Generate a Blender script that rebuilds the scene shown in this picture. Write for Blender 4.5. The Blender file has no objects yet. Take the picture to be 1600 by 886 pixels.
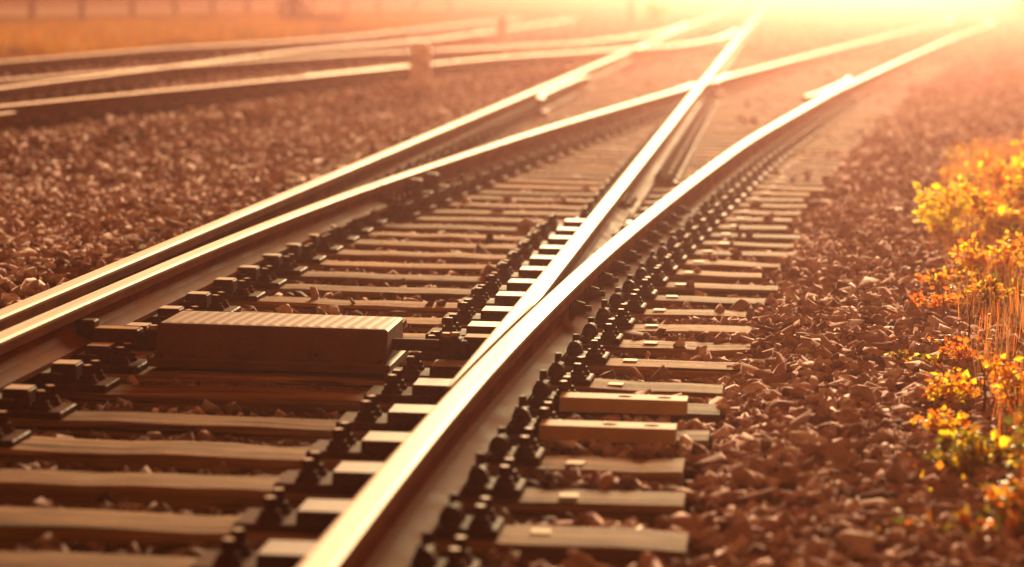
import bpy, bmesh, math, random
import numpy as np
from mathutils import Matrix, Vector, Euler
random.seed(7); rng = np.random.default_rng(7)
S = bpy.context.scene
C = S.collection
rad = math.radians

# ---------------------------------------------------------------- camera
cam = bpy.data.cameras.new('camera'); co = bpy.data.objects.new('camera', cam); C.objects.link(co)
F, WPX, HPX, CAMH = 5000.0, 1600, 886, 1.19
def camera_axes(roll, vx, vy):
    v = Vector((vx - WPX/2, vy - HPX/2, F)).normalized()          # direction of world +Y seen in the camera (x right, y down, z forward)
    n = Vector((1, math.tan(roll), 0)).cross(v).normalized()
    if n.y > 0: n = -n
    r = v.cross(n)
    return r, v, n
ax, ay, az = camera_axes(0.022, 1215, -18)
M = Matrix(((ax.x, -ax.y, -ax.z, 0), (ay.x, -ay.y, -ay.z, 0), (az.x, -az.y, -az.z, CAMH), (0, 0, 0, 1)))
co.matrix_world = M
cam.sensor_width = 36; cam.lens = F*36/WPX
cam.clip_start = 0.05; cam.clip_end = 3000
cam.dof.use_dof = True; cam.dof.focus_distance = 10.7; cam.dof.aperture_fstop = 2.7
cam.dof.aperture_blades = 8
S.camera = co

# ---------------------------------------------------------------- world, sun, exposure
SUN_EL, SUN_AZ = rad(8.0), rad(1.2)          # azimuth from +Y towards +X
W = bpy.data.worlds.new('World'); S.world = W; W.use_nodes = True
nt = W.node_tree; bg = nt.nodes['Background']
sky = nt.nodes.new('ShaderNodeTexSky'); sky.sky_type = 'NISHITA'; sky.sun_disc = False
sky.sun_elevation = SUN_EL; sky.sun_rotation = SUN_AZ; sky.dust_density = 6; sky.air_density = 2; sky.ozone_density = 0.5
mx = nt.nodes.new('ShaderNodeMix'); mx.data_type = 'RGBA'; mx.blend_type = 'MULTIPLY'; mx.inputs[0].default_value = 1
mx.inputs[7].default_value = (1.0, 0.27, 0.09, 1)                 # dusty, burnt-orange evening air
nt.links.new(sky.outputs[0], mx.inputs[6]); nt.links.new(mx.outputs[2], bg.inputs[0]); bg.inputs[1].default_value = 0.10
sl = bpy.data.lights.new('sun', 'SUN'); sl.energy = 5.0; sl.angle = rad(10); sl.color = (1.0, 0.74, 0.38)
so = bpy.data.objects.new('sun', sl); C.objects.link(so)
sdir = Vector((math.sin(SUN_AZ)*math.cos(SUN_EL), math.cos(SUN_AZ)*math.cos(SUN_EL), math.sin(SUN_EL)))
so.rotation_euler = sdir.to_track_quat('Z', 'Y').to_euler(); so.location = (0, 30, 20)
vs = S.view_settings; vs.view_transform = 'Standard'; vs.look = 'None'; vs.gamma = 1; vs.use_curve_mapping = False; vs.exposure = 1.9
S.cycles.volume_bounces = 0; S.cycles.max_bounces = 5; S.cycles.use_denoising = True
S.cycles.sample_clamp_indirect = 4

# dusty air: a broad rust-red lobe from fine dust and a narrow pale lobe from coarse droplets
HAZE = (((0.090, 0.017, 0.0012), 0.0043, 0.93), ((0.056, 0.058, 0.070), 0.0043, 0.932))

# ---------------------------------------------------------------- helpers
def tag(o, label=None, cat=None, group=None, kind=None):
    if label: o['label'] = label
    if cat: o['category'] = cat
    if group: o['group'] = group
    if kind: o['kind'] = kind
    return o
def link(name, data, parent=None, loc=(0, 0, 0), rz=0.0, scale=None):
    o = bpy.data.objects.new(name, data); C.objects.link(o)
    o.location = loc; o.rotation_euler = (0, 0, rz)
    if scale: o.scale = scale
    if parent: o.parent = parent
    return o
class MB:
    def __init__(s): s.v = []; s.f = []; s.m = []
    def add(s, vs_, fs, mi=0):
        b = len(s.v); s.v += [tuple(p) for p in vs_]; s.f += [tuple(i + b for i in f) for f in fs]; s.m += [mi]*len(fs)
    def box(s, x0, x1, y0, y1, z0, z1, mi=0, c=0.0):
        if c <= 0:
            v = [(x, y, z) for z in (z0, z1) for y in (y0, y1) for x in (x0, x1)]
            s.add(v, [(0, 2, 3, 1), (4, 5, 7, 6), (0, 1, 5, 4), (1, 3, 7, 5), (3, 2, 6, 7), (2, 0, 4, 6)], mi)
        else:                                                     # chamfered: eight-sided rings
            def ring(x0, x1, y0, y1, z, k):
                return [(x0+k, y0, z), (x1-k, y0, z), (x1, y0+k, z), (x1, y1-k, z), (x1-k, y1, z), (x0+k, y1, z), (x0, y1-k, z), (x0, y0+k, z)]
            rs = [ring(x0, x1, y0, y1, z0, c), ring(x0, x1, y0, y1, z1-c, c), ring(x0+c, x1-c, y0+c, y1-c, z1, c*.6)]
            v = sum(rs, []); f = []
            for r in range(2):
                for i in range(8):
                    j = (i+1) % 8; f.append((r*8+i, r*8+j, r*8+8+j, r*8+8+i))
            f += [tuple(range(16, 24)), tuple(range(7, -1, -1))]
            s.add(v, f, mi)
    def cyl(s, c, r0, r1, h, n=10, axis='z', mi=0, ph=0.0):
        v = []
        for k, (r, t) in enumerate(((r0, 0), (r1, h))):
            for i in range(n):
                a = ph + 2*math.pi*i/n; p = (r*math.cos(a), r*math.sin(a), t)
                if axis == 'x': p = (p[2], p[0], p[1])
                if axis == 'y': p = (p[1], p[2], p[0])
                v.append((c[0]+p[0], c[1]+p[1], c[2]+p[2]))
        f = [(i, (i+1) % n, n+(i+1) % n, n+i) for i in range(n)] + [tuple(range(n, 2*n)), tuple(range(n-1, -1, -1))]
        s.add(v, f, mi)
    def tube(s, pts, rs, n=6, mi=0):
        pts = [Vector(p) for p in pts]; v = []; f = []
        for k, p in enumerate(pts):
            t = (pts[min(k+1, len(pts)-1)] - pts[max(k-1, 0)]).normalized()
            a = t.orthogonal().normalized(); b = t.cross(a)
            for i in range(n):
                th = 2*math.pi*i/n; v.append(p + (a*math.cos(th) + b*math.sin(th))*rs[k])
        for k in range(len(pts)-1):
            for i in range(n):
                j = (i+1) % n; f.append((k*n+i, k*n+j, (k+1)*n+j, (k+1)*n+i))
        s.add(v, f, mi)
    def mesh(s, name, mats, smooth=False):
        me = bpy.data.meshes.new(name); me.from_pydata(s.v, [], s.f)
        for m in (mats if isinstance(mats, (list, tuple)) else [mats]): me.materials.append(m)
        me.polygons.foreach_set('material_index', s.m)
        if smooth: me.polygons.foreach_set('use_smooth', [True]*len(s.f))
        me.update(); return me

def lin(pts, y):
    return float(np.interp(y, [p[0] for p in pts], [p[1] for p in pts]))
class Curve:                                                      # smooth x(y) through a few surveyed stations
    def __init__(s, pts, sm=1.2):
        ys = np.arange(pts[0][0], pts[-1][0]+.01, .25); xs = np.interp(ys, [p[0] for p in pts], [p[1] for p in pts])
        for _ in range(3):
            k = int(max(1, sm*4)); pad = np.r_[2*xs[0]-xs[k:0:-1], xs, 2*xs[-1]-xs[-2:-k-2:-1]]
            ker = np.ones(2*k+1)/(2*k+1); xs = np.convolve(pad, ker, 'valid')
        s.y, s.x = ys, xs
    def __call__(s, y): return float(np.interp(y, s.y, s.x))
    def slope(s, y): return (s(y+.3) - s(y-.3))/.6

# ---------------------------------------------------------------- materials
def mat(name):
    m = bpy.data.materials.new(name); m.use_nodes = True; n = m.node_tree
    return m, n, n.nodes['Principled BSDF']
def noise(n, scale, detail=4, rough=.6, coord='Object', stretch=None, dims='3D'):
    tc = n.nodes.new('ShaderNodeTexCoord'); mp = n.nodes.new('ShaderNodeMapping'); t = n.nodes.new('ShaderNodeTexNoise')
    t.inputs['Scale'].default_value = scale; t.inputs['Detail'].default_value = detail; t.inputs['Roughness'].default_value = rough
    if stretch: mp.inputs['Scale'].default_value = stretch
    n.links.new(tc.outputs[coord], mp.inputs[0]); n.links.new(mp.outputs[0], t.inputs['Vector'])
    t['map'] = mp.name
    return t
def ramp(n, fac, stops):
    r = n.nodes.new('ShaderNodeValToRGB')
    while len(r.color_ramp.elements) < len(stops): r.color_ramp.elements.new(.5)
    for e, (p, c) in zip(r.color_ramp.elements, stops): e.position = p; e.color = (*c, 1)
    n.links.new(fac, r.inputs[0]); return r.outputs[0]
def bump(n, b, h, strength, dist):
    k = n.nodes.new('ShaderNodeBump'); k.inputs['Strength'].default_value = strength; k.inputs['Distance'].default_value = dist
    n.links.new(h, k.inputs['Height']); n.links.new(k.outputs[0], b.inputs['Normal']); return k
def simple(name, stops, scale, rough, metal=0.0, bs=.3, bd=.003, stretch=None, coord='Object', rr=None, spec=.12):
    m, n, b = mat(name); t = noise(n, scale, 5, .6, coord, stretch)
    n.links.new(ramp(n, t.outputs[0], stops), b.inputs['Base Color'])
    b.inputs['Roughness'].default_value = rough; b.inputs['Metallic'].default_value = metal; b.inputs['IOR'].default_value = spec if spec >= 1 else 1.05 if spec > .11 else 1.02 if spec > 0 else 1.0
    if rr: n.links.new(ramp(n, t.outputs[0], [(.3, (rr[0],)*3), (.7, (rr[1],)*3)]), b.inputs['Roughness'])
    if bs: bump(n, b, t.outputs[0], bs, bd)
    return m
M_RUN = simple('worn_steel_running_band', [(.34, (.25, .18, .12)), (.5, (.39, .315, .235)), (.66, (.49, .41, .32))], 3.0, .7, .2, .12, .0006, stretch=(30, .25, 30), rr=(.62, .74), spec=1.12)
M_RUN_GLOW = simple('glow_lightened_running_band', [(.34, (.58, .50, .40)), (.66, (.78, .71, .60))], 3.0, .6, .2, .12, .0006, stretch=(30, .25, 30), spec=1.15)  # same steel as the near rails; glow put into a lighter colour
M_RUST = simple('rusty_rail_steel', [(.3, (.075, .025, .011)), (.55, (.125, .045, .019)), (.75, (.18, .075, .034))], 9.0, .7, 0, .3, .0015, stretch=(1, .35, 1), rr=(.6, .8), spec=1.015)
M_IRON = simple('greasy_dark_iron', [(.3, (.036, .013, .007)), (.7, (.085, .034, .019))], 25, .6, 0, .35, .001, rr=(.5, .7), spec=.04)
M_TOPS = simple('worn_bright_iron', [(.3, (.26, .19, .14)), (.7, (.38, .29, .22))], 40, .6, .1, .2, .0006)
M_SLIDE = simple('polished_slide_plate', [(.3, (.11, .10, .09)), (.7, (.20, .185, .175))], 20, .55, .0, .15, .0006, stretch=(.4, 3, 1))
M_COVER = simple('painted_treadplate', [(.3, (.075, .030, .016)), (.7, (.12, .050, .027))], 7, .6, 0, .2, .001)
M_TAG = simple('aluminium_tag', [(.3, (.5, .44, .36)), (.7, (.62, .55, .45))], 60, .6, 0, .1, .0005, spec=.05)
M_BAR = simple('pale_painted_bar', [(.3, (.30, .20, .11)), (.7, (.42, .29, .17))], 14, .6, 0, .2, .0006, spec=.05)
M_HOLE = simple('dark_bolt_hole', [(.3, (.015, .01, .008)), (.7, (.03, .018, .012))], 20, .8, 0, 0, spec=.05)

def wood_mat(name='weathered_sleeper_wood', tone=None):
    m, n, b = mat(name)
    oi = n.nodes.new('ShaderNodeObjectInfo')
    tc = n.nodes.new('ShaderNodeTexCoord'); cmb = n.nodes.new('ShaderNodeCombineXYZ'); add = n.nodes.new('ShaderNodeVectorMath')
    mul = n.nodes.new('ShaderNodeMath'); mul.operation = 'MULTIPLY'; mul.inputs[1].default_value = 57
    n.links.new(oi.outputs['Random'], mul.inputs[0])
    for i in range(3): n.links.new(mul.outputs[0], cmb.inputs[i])
    n.links.new(tc.outputs['Object'], add.inputs[0]); n.links.new(cmb.outputs[0], add.inputs[1])
    def nz(scale, st, d=5):
        mp = n.nodes.new('ShaderNodeMapping'); mp.inputs['Scale'].default_value = st
        t = n.nodes.new('ShaderNodeTexNoise'); t.inputs['Scale'].default_value = scale; t.inputs['Detail'].default_value = d; t.inputs['Roughness'].default_value = .65
        n.links.new(add.outputs[0], mp.inputs[0]); n.links.new(mp.outputs[0], t.inputs['Vector']); return t
    g = nz(9, (.20, 2.6, 9)); big = nz(3.2, (.8, 2, 2), 3); fine = nz(30, (.12, 12, 12), 3)
    c1 = ramp(n, g.outputs[0], [(.3, (.10, .052, .026)), (.44, (.26, .15, .075)), (.58, (.38, .24, .13)), (.75, (.50, .35, .21))])
    c2 = ramp(n, big.outputs[0], [(.32, (.40, .30, .22)), (.5, (.85, .75, .66)), (.68, (1, 1, 1))])
    mm = n.nodes.new('ShaderNodeMix'); mm.data_type = 'RGBA'; mm.blend_type = 'MULTIPLY'; mm.inputs[0].default_value = .8
    n.links.new(c1, mm.inputs[6]); n.links.new(c2, mm.inputs[7])
    ck = nz(16, (.06, 1.7, 5), 2); cc = ramp(n, ck.outputs[0], [(.38, (.12, .09, .07)), (.45, (1, 1, 1))])
    m2 = n.nodes.new('ShaderNodeMix'); m2.data_type = 'RGBA'; m2.blend_type = 'MULTIPLY'; m2.inputs[0].default_value = .85
    n.links.new(mm.outputs[2], m2.inputs[6]); n.links.new(cc, m2.inputs[7]); mm = m2
    hv = n.nodes.new('ShaderNodeHueSaturation'); rv = n.nodes.new('ShaderNodeMapRange'); rv.inputs[3].default_value = .7; rv.inputs[4].default_value = 1.25
    n.links.new(oi.outputs['Random'], rv.inputs[0]); n.links.new(rv.outputs[0], hv.inputs['Value']); n.links.new(mm.outputs[2], hv.inputs['Color'])
    if tone:                                                       # dim foreground put into the colour: darker, slightly greyer timber
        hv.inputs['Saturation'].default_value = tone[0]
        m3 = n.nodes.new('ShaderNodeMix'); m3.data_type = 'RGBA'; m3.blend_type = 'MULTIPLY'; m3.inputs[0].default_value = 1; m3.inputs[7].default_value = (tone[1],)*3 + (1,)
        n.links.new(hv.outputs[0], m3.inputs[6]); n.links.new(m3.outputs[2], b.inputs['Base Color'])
    else: n.links.new(hv.outputs[0], b.inputs['Base Color'])
    b.inputs['Roughness'].default_value = .8; b.inputs['IOR'].default_value = 1.035
    ad = n.nodes.new('ShaderNodeMath'); ad.operation = 'ADD'; n.links.new(g.outputs[0], ad.inputs[0]); n.links.new(fine.outputs[0], ad.inputs[1])
    bump(n, b, ad.outputs[0], .7, .006); return m
M_WOOD = wood_mat(); M_WOOD_DIM = wood_mat('foreground_dimmed_sleeper_wood', (.95, .66))

def stone_mat(name='crushed_ballast_stone', dim=1.0):
    m, n, b = mat(name)
    ge = n.nodes.new('ShaderNodeNewGeometry'); oi = n.nodes.new('ShaderNodeObjectInfo')
    ad = n.nodes.new('ShaderNodeMath'); ad.operation = 'ADD'; fr = n.nodes.new('ShaderNodeMath'); fr.operation = 'FRACT'
    n.links.new(ge.outputs['Random Per Island'], ad.inputs[0]); n.links.new(oi.outputs['Random'], ad.inputs[1]); n.links.new(ad.outputs[0], fr.inputs[0])
    c = ramp(n, fr.outputs[0], [(0, (.14, .08, .078)), (.2, (.30, .19, .18)), (.45, (.46, .33, .33)), (.62, (.38, .235, .22)), (.8, (.55, .43, .43)), (.94, (.64, .53, .51)), (1, (.72, .62, .60))])
    t = noise(n, 38, 6, .65, 'Object'); c2 = ramp(n, t.outputs[0], [(.3, (.5, .45, .42)), (.6, (1, 1, 1))])
    mm = n.nodes.new('ShaderNodeMix'); mm.data_type = 'RGBA'; mm.blend_type = 'MULTIPLY'; mm.inputs[0].default_value = .85
    n.links.new(c, mm.inputs[6]); n.links.new(c2, mm.inputs[7]); m3 = n.nodes.new('ShaderNodeMix'); m3.data_type = 'RGBA'; m3.blend_type = 'MULTIPLY'; m3.inputs[0].default_value = 1; m3.inputs[7].default_value = (dim, dim, dim, 1)
    n.links.new(mm.outputs[2], m3.inputs[6]); n.links.new(m3.outputs[2], b.inputs['Base Color'])
    b.inputs['Roughness'].default_value = .85; b.inputs['IOR'].default_value = 1.03; bump(n, b, t.outputs[0], .8, .008); return m
M_STONE = stone_mat(); M_STONE_DIM = stone_mat('foreground_dimmed_ballast_stone', .42)
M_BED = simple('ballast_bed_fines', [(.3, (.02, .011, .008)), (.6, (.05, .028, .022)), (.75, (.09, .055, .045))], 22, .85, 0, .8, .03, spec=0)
M_SOIL = simple('dry_sandy_soil', [(.3, (.16, .085, .045)), (.55, (.26, .145, .075)), (.75, (.34, .21, .11))], 1.3, .9, 0, .6, .05, spec=0)

def leaf_mat(name, stops, trans=.68):
    m, n, b = mat(name); ge = n.nodes.new('ShaderNodeNewGeometry')
    c = ramp(n, ge.outputs['Random Per Island'], stops)
    n.links.new(c, b.inputs['Base Color']); b.inputs['Roughness'].default_value = .5
    tr = n.nodes.new('ShaderNodeBsdfTranslucent'); n.links.new(c, tr.inputs['Color'])
    mix = n.nodes.new('ShaderNodeMixShader'); mix.inputs[0].default_value = trans
    out = n.nodes['Material Output']; n.links.new(b.outputs[0], mix.inputs[1]); n.links.new(tr.outputs[0], mix.inputs[2]); n.links.new(mix.outputs[0], out.inputs['Surface'])
    return m
M_YEL = leaf_mat('yellow_autumn_leaf', [(0, (.58, .30, .02)), (.25, (.72, .50, .02)), (.55, (.82, .66, .03)), (.8, (.62, .60, .04)), (1, (.70, .38, .03))])
M_ORA = leaf_mat('orange_autumn_leaf', [(0, (.45, .10, .015)), (.4, (.62, .19, .02)), (.75, (.68, .32, .025)), (1, (.36, .06, .02))])
M_GRN = leaf_mat('green_turning_leaf', [(0, (.07, .08, .015)), (.35, (.14, .14, .02)), (.7, (.26, .20, .025)), (.9, (.36, .13, .02)), (1, (.10, .07, .02))], .45)
M_STRAW = leaf_mat('dry_straw', [(0, (.22, .11, .05)), (.5, (.36, .20, .10)), (1, (.48, .31, .17))], .3)
M_FAR = leaf_mat('far_autumn_grass', [(0, (.30, .09, .02)), (.4, (.42, .15, .025)), (.75, (.46, .22, .03)), (1, (.34, .2, .08))], .3)
M_STEM = simple('brown_dry_stem', [(.3, (.08, .03, .018)), (.7, (.16, .07, .035))], 30, .7, 0, 0, spec=.05)
M_ROAD = simple('pale_sandy_road', [(.3, (.42, .34, .26)), (.7, (.56, .47, .38))], .6, .9, 0, .3, .02, spec=0)
M_POST = simple('weathered_fence_timber', [(.3, (.14, .075, .045)), (.7, (.24, .14, .085))], 6, .8, 0, .3, .004, stretch=(1, 1, .1), spec=.05)
M_LOG = simple('dark_creosoted_timber', [(.3, (.05, .022, .016)), (.7, (.10, .045, .03))], 6, .8, 0, .3, .004)
M_WHITE = simple('white_painted_concrete', [(.3, (.74, .72, .72)), (.7, (.86, .84, .84))], 8, .7, 0, .2, .004)
M_BAND = simple('grey_paint_band', [(.3, (.42, .40, .41)), (.7, (.5, .48, .49))], 8, .7, 0, .2, .004)

# ---------------------------------------------------------------- surveyed lines
XA, XB = -2.292, -0.772
D = Curve([(2, -.772), (7.4, -.772), (8.06, -.765), (8.86, -.742), (11.33, -.672), (12.45, -.630), (16, -.468), (21.48, -.18), (32.6, .60), (50, 2.03), (75, 4.15),
           (100, 6.45), (110, 7.35), (120, 7.95), (137, 8.8), (206, 10.8), (283, 12.05), (330, 12.6)], 1.0)
Cr = Curve([(4, -2.15), (8.81, -2.15), (12.17, -2.12), (15.5, -2.01)] + [(y, D(y) - 1.507*math.sqrt(1+D.slope(y)**2)) for y in range(18, 325, 2)], 1.0)
E1 = Curve([(16, -8.15), (32, -7.95), (40, -7.72), (46, -7.60), (60, -7.58), (95, -7.5)], 2)
S2 = Curve([(16, -6.12), (27, -6.16), (34, -6.10), (46, -6.06), (63, -5.97), (95, -5.9)], 2)
S3 = Curve([(16, -7.5), (27, -6.60), (32.15, -6.18), (35, -5.76), (42.4, -4.85), (49.6, -4.08), (60, -3.15), (71, -2.55), (90, -2.42)], 2)
E4 = Curve([(16, -5.9), (21.6, -5.33), (24.6, -5.03), (28, -4.60), (34.7, -3.96), (40.5, -3.32), (48.3, -2.52), (55.6, -1.75), (64, -1.15), (80, -.9)], 2)
def side_z(y): return .10*float(np.interp(y, [40, 56], [1, 0]))   # the left-hand tracks lie a little higher

def ground_z(X, Y):
    """Height of the ballast surface (arrays)."""
    X = np.asarray(X, float); Y = np.asarray(Y, float)
    e4 = np.interp(Y, E4.y, E4.x); lift = .10*np.interp(Y, [40, 56], [1, 0])
    t = np.clip((e4 + 1.05 - X)/.5, 0, 1); z = lift*t*t*(3-2*t)
    dx = np.interp(Y, D.y, D.x)
    inside = (X > XA-.1) & (X < np.maximum(dx, XB)+.1)
    z = z - .041*inside
    nt_ = np.clip((X - (dx+.60))/.25, 0, 1); z = z - .036*(X > dx+.1)*(1-nt_) + .012*nt_*(X > dx+.1)
    left = (X < XA-.1) & (X > e4+.8); z = z - .01*left - .030*(left & (X > XA-.60))
    z = z + .022*np.sin(X*2.1+Y*.7)*np.sin(Y*1.3-X*.9)*np.where(inside, .3, 1)
    return z

# ---------------------------------------------------------------- ground
gm = MB(); gm.add([(-450, -20, -.22), (450, -20, -.22), (450, 900, -.22), (-450, 900, -.22)], [(0, 1, 2, 3)])
tag(link('ground', gm.mesh('ground', M_SOIL)), kind='structure')
def sheet(name, xs, ys, zf, m):
    Xg, Yg = np.meshgrid(xs, ys); Zg = zf(Xg, Yg)
    v = np.stack([Xg, Yg, Zg], -1).reshape(-1, 3); nx, ny = len(xs), len(ys); f = []
    for j in range(ny-1):
        for i in range(nx-1):
            a = j*nx+i; f.append((a, a+1, a+nx+1, a+nx))
    me = bpy.data.meshes.new(name); me.from_pydata(v.tolist(), [], f); me.materials.append(m); me.polygons.foreach_set('use_smooth', [True]*len(f)); me.update()
    return link(name, me)
ys = np.r_[np.arange(3, 20, .25), np.arange(20, 60, .6), np.arange(60, 160, 4), np.arange(160, 330, 15)]
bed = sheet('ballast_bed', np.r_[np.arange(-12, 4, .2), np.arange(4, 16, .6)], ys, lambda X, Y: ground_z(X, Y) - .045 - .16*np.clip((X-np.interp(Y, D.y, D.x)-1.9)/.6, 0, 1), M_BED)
tag(bed, kind='structure')
def verge_z(X, Y):
    dx = np.interp(Y, D.y, D.x); e = np.maximum(dx+1.0, .25)
    return -.10 + .12*np.clip((X - e)/.5, 0, 1) + .02*np.sin(X*5+Y*3)*np.sin(Y*4-X)
vx = np.r_[np.arange(.0, 4, .2), np.arange(4, 20, 1), np.arange(20, 80, 6)]
tag(sheet('grass_verge', vx, ys, verge_z, M_SOIL), kind='structure')
tag(sheet('far_verge', np.r_[np.arange(-70, -12, 4), np.arange(-12, -8.3, .4)], ys, lambda X, Y: -.02 + .10*np.clip((-8.6-X)/.8, 0, 1) + 0*Y, M_SOIL), kind='structure')

# ---------------------------------------------------------------- rails
def profile(z0, h=.155, hw=.036, foot=.075, blade=False):
    t = z0+h
    if blade:
        r = [(.024, t+.0015), (hw-.003, t-.003), (hw, t-.010), (hw, t-.036), (.016, t-.048), (.015, z0+.052), (.030, z0+.034), (foot, z0+.016), (foot, z0)]
    else:
        r = [(.024, t+.0015), (hw-.003, t-.003), (hw, t-.010), (hw, t-.038), (.010, t-.052), (.009, z0+.046), (.020, z0+.030), (foot, z0+.015), (foot, z0)]
    return r
def sweep(mb, curve, y0, y1, prof, step=None, zf=None, lim_r=None, lim_l=None):
    ysx = []; y = y0
    while y < y1-.05:
        ysx.append(y); y += step or (.3 if y < 25 else .8 if y < 60 else 3)
    ysx.append(y1)
    n = len(prof); rings = []
    for y in ysx:
        x = curve(y) if callable(curve) else curve
        s = curve.slope(y) if callable(curve) else 0.0
        k = 1/math.sqrt(1+s*s); nx, ny = k, -s*k; dz = zf(y) if zf else 0
        R_ = [(min(px, lim_r(y, i)) if lim_r else px, pz) for i, (px, pz) in enumerate(prof)]
        L_ = [(-min(px, lim_l(y, i)) if lim_l else -px, pz) for i, (px, pz) in enumerate(prof)][::-1]
        rings.append([(x+px*nx, y+px*ny, pz+dz) for px, pz in R_+L_])
    m = 2*n; base = len(mb.v); mb.v += sum(rings, [])
    for r in range(len(rings)-1):
        for i in range(m):
            j = (i+1) % m
            mb.f.append((base+r*m+j, base+r*m+i, base+(r+1)*m+i, base+(r+1)*m+j))
            top = i in (0, m-1, m-2)
            mb.m.append(0 if top else 1)
    mb.f.append(tuple(base+i for i in range(m))); mb.m.append(1)
    mb.f.append(tuple(base+(len(rings)-1)*m+i for i in range(m-1, -1, -1))); mb.m.append(1)
Z0 = .015
def rail(curve, y0, y1, label, cat='rail', group=None, prof=None, name='rail', band=None, **kw):
    mb = MB(); sweep(mb, curve, y0, y1, prof or profile(Z0), **kw)
    o = link(name, mb.mesh(name, [band or M_RUN, M_RUST])); tag(o, label, cat, group); return o
class Const:
    def __init__(s, x): s.x = x
    def __call__(s, y): return s.x
    def slope(s, y): return 0.0
cA, cB = Const(XA), Const(XB)
railA = rail(cA, 3.0, 320, 'straight leftmost stock rail of the main track, bright worn head, behind the open switch blade')
railD = rail(D, 3.0, 320, 'rightmost stock rail sweeping from bottom centre up to the right, rusty web and bright head')
BP = profile(.048, .122, blade=True)
bladeC = rail(Cr, 7.6, 15.9, 'open switch blade left of the covered point machine, bright head and brown sloping foot', 'switch blade', name='switch_blade', prof=BP,
              lim_l=lambda y, i: (.075 if i < 7 else max(.03, min(.075, Cr(y)-XA-.082))))
def limB(y, i):
    g = D(y)-XB
    if i < 5: return max(-.033, g-.039)
    return max(-.033, min(.075, g-.085))
bladeB = rail(cB, 8.0, 15.9, 'closed switch blade pressed against the right stock rail, bright head tapering thin', 'switch blade', name='switch_blade', prof=profile(.048, .1225, blade=True), lim_r=limB)
railC = rail(Cr, 15.93, 320, 'curved inner rail running from the open blade up to the crossing frog and away right', zf=lambda y: -.003*float(np.interp(y, [30, 33, 36, 39], [0, 1, 1, 0])))
railB = rail(cB, 15.93, 320, 'straight inner rail rising from the closed blade through the frog to the glow')
chk = profile(Z0, .149)
rail(Curve([(28.6, XA+.21), (29.4, XA+.125), (35.0, XA+.125), (36.0, XA+.21)], .3), 28.6, 36.0, 'short check rail inside the far part of the straight left rail', 'check rail', name='check_rail', prof=chk, step=1)
rail(Curve([(31, D(31)-.20), (31.9, D(31.9)-.122)] + [(y_, D(y_)-.122) for y_ in np.arange(32.5, 37, .5)] + [(37.3, D(37.3)-.122), (38.2, D(38.2)-.2)], .3), 31, 38.2, 'short check rail inside the curved right rail, hazy, opposite the frog', 'check rail', name='check_rail', prof=chk, step=.5)
wing = profile(Z0, .1535)
rail(Curve([(32.2, XB-.20), (33.0, XB-.125), (34.4, XB-.06-.02), (36.6, XB-.085), (37.6, XB-.16)], .3), 32.2, 34.0, 'short wing rail on the left of the hazy frog', 'wing rail', name='wing_rail', prof=wing, step=.3)
rail(Curve([(33.0, XB+.10), (34.4, XB+.115), (36.5, XB+.15), (38, XB+.26)], .3), 34.9, 38.0, 'short wing rail on the right of the hazy frog, below the curved rail', 'wing rail', name='wing_rail', prof=wing, step=.3)
zs = side_z
rail(E1, 17, 94, 'farthest left rail, beside the orange grass strip', band=M_RUN_GLOW, zf=zs)
rail(S2, 17, 94, 'second far-left rail, running straight through the far frog', band=M_RUN_GLOW, zf=zs)
rail(S3, 17, 88, 'far-left rail crossing the second rail and swinging right', band=M_RUN_GLOW, zf=lambda y: zs(y)-.003)
rail(E4, 17, 78, 'nearest of the far-left rails, above the gravel beside the white marker stone', band=M_RUN_GLOW, zf=lambda y: zs(y)-.002)
rail(Curve([(16, E4(16)+.34), (20.9, E4(20.9)+.38)], .3), 16.5, 20.9, 'short check rail end poking into the picture at the far left', 'check rail', name='check_rail', prof=chk, step=.5, zf=zs)
rail(Curve([(30.5, E4(30.5)-.14), (36, E4(36)-.14)], .3), 30.5, 35.0, 'short check rail lying behind the nearest far-left rail', 'check rail', name='check_rail', prof=chk, step=.5, zf=zs)

# parts bolted to the rails
def hexbolt(mb, c, r, h, axis='z', head_top=True):
    mb.cyl(c, r*1.9, r*1.8, h*.22, 12, axis)                      # washer
    o = {'z': (0, 0, h*.22), 'x': (h*.22, 0, 0), 'y': (0, h*.22, 0)}[axis]
    mb.cyl((c[0]+o[0], c[1]+o[1], c[2]+o[2]), r*1.25, r*1.2, h*.55, 6, axis)
    o2 = {'z': (0, 0, h*.77), 'x': (h*.77, 0, 0), 'y': (0, h*.77, 0)}[axis]
    mb.cyl((c[0]+o2[0], c[1]+o2[1], c[2]+o2[2]), r*.75, r*.7, h*.23, 8, axis, mi=1)
mb = MB()                                                         # stop stud on the web of the stock rail
mb.box(-.004, .010, -.035, .035, -.042, .042, c=.003); mb.cyl((.010, 0, 0), .030, .020, .038, 10, 'x'); mb.cyl((.048, 0, 0), .012, .011, .022, 6, 'x')
me_stud = mb.mesh('stop_stud', [M_IRON, M_TOPS])
for y in [10.86, 11.4, 11.95, 12.48, 13.02, 13.56, 14.1, 14.64, 15.2, 15.75]:
    link('stop_stud', me_stud, railD, (D(y)+.012, y, .088), -D.slope(y))
mb = MB(); mb.box(.010, .034, -.33, .33, .040, .105, c=.004)
me_fish = mb.mesh('fishplate', M_RUST)
mb = MB(); hexbolt(mb, (0, 0, 0), .014, .045, 'x'); me_fb = mb.mesh('fish_bolt', [M_IRON, M_TOPS])
for r_, cv, y in ((railC, Cr, 16.3), (railB, cB, 16.3)):
    fp = link('fishplate', me_fish, r_, (cv(y), y, Z0), -cv.slope(y))
    for k in (-.24, -.08, .08, .24): link('fish_bolt', me_fb, fp, (.034, k, .072))
mb = MB(); mb.box(.014, .10, -.06, .06, .02, .125, c=.008); mb.box(.10, .16, -.045, .045, .0, .06, c=.006)
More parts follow.
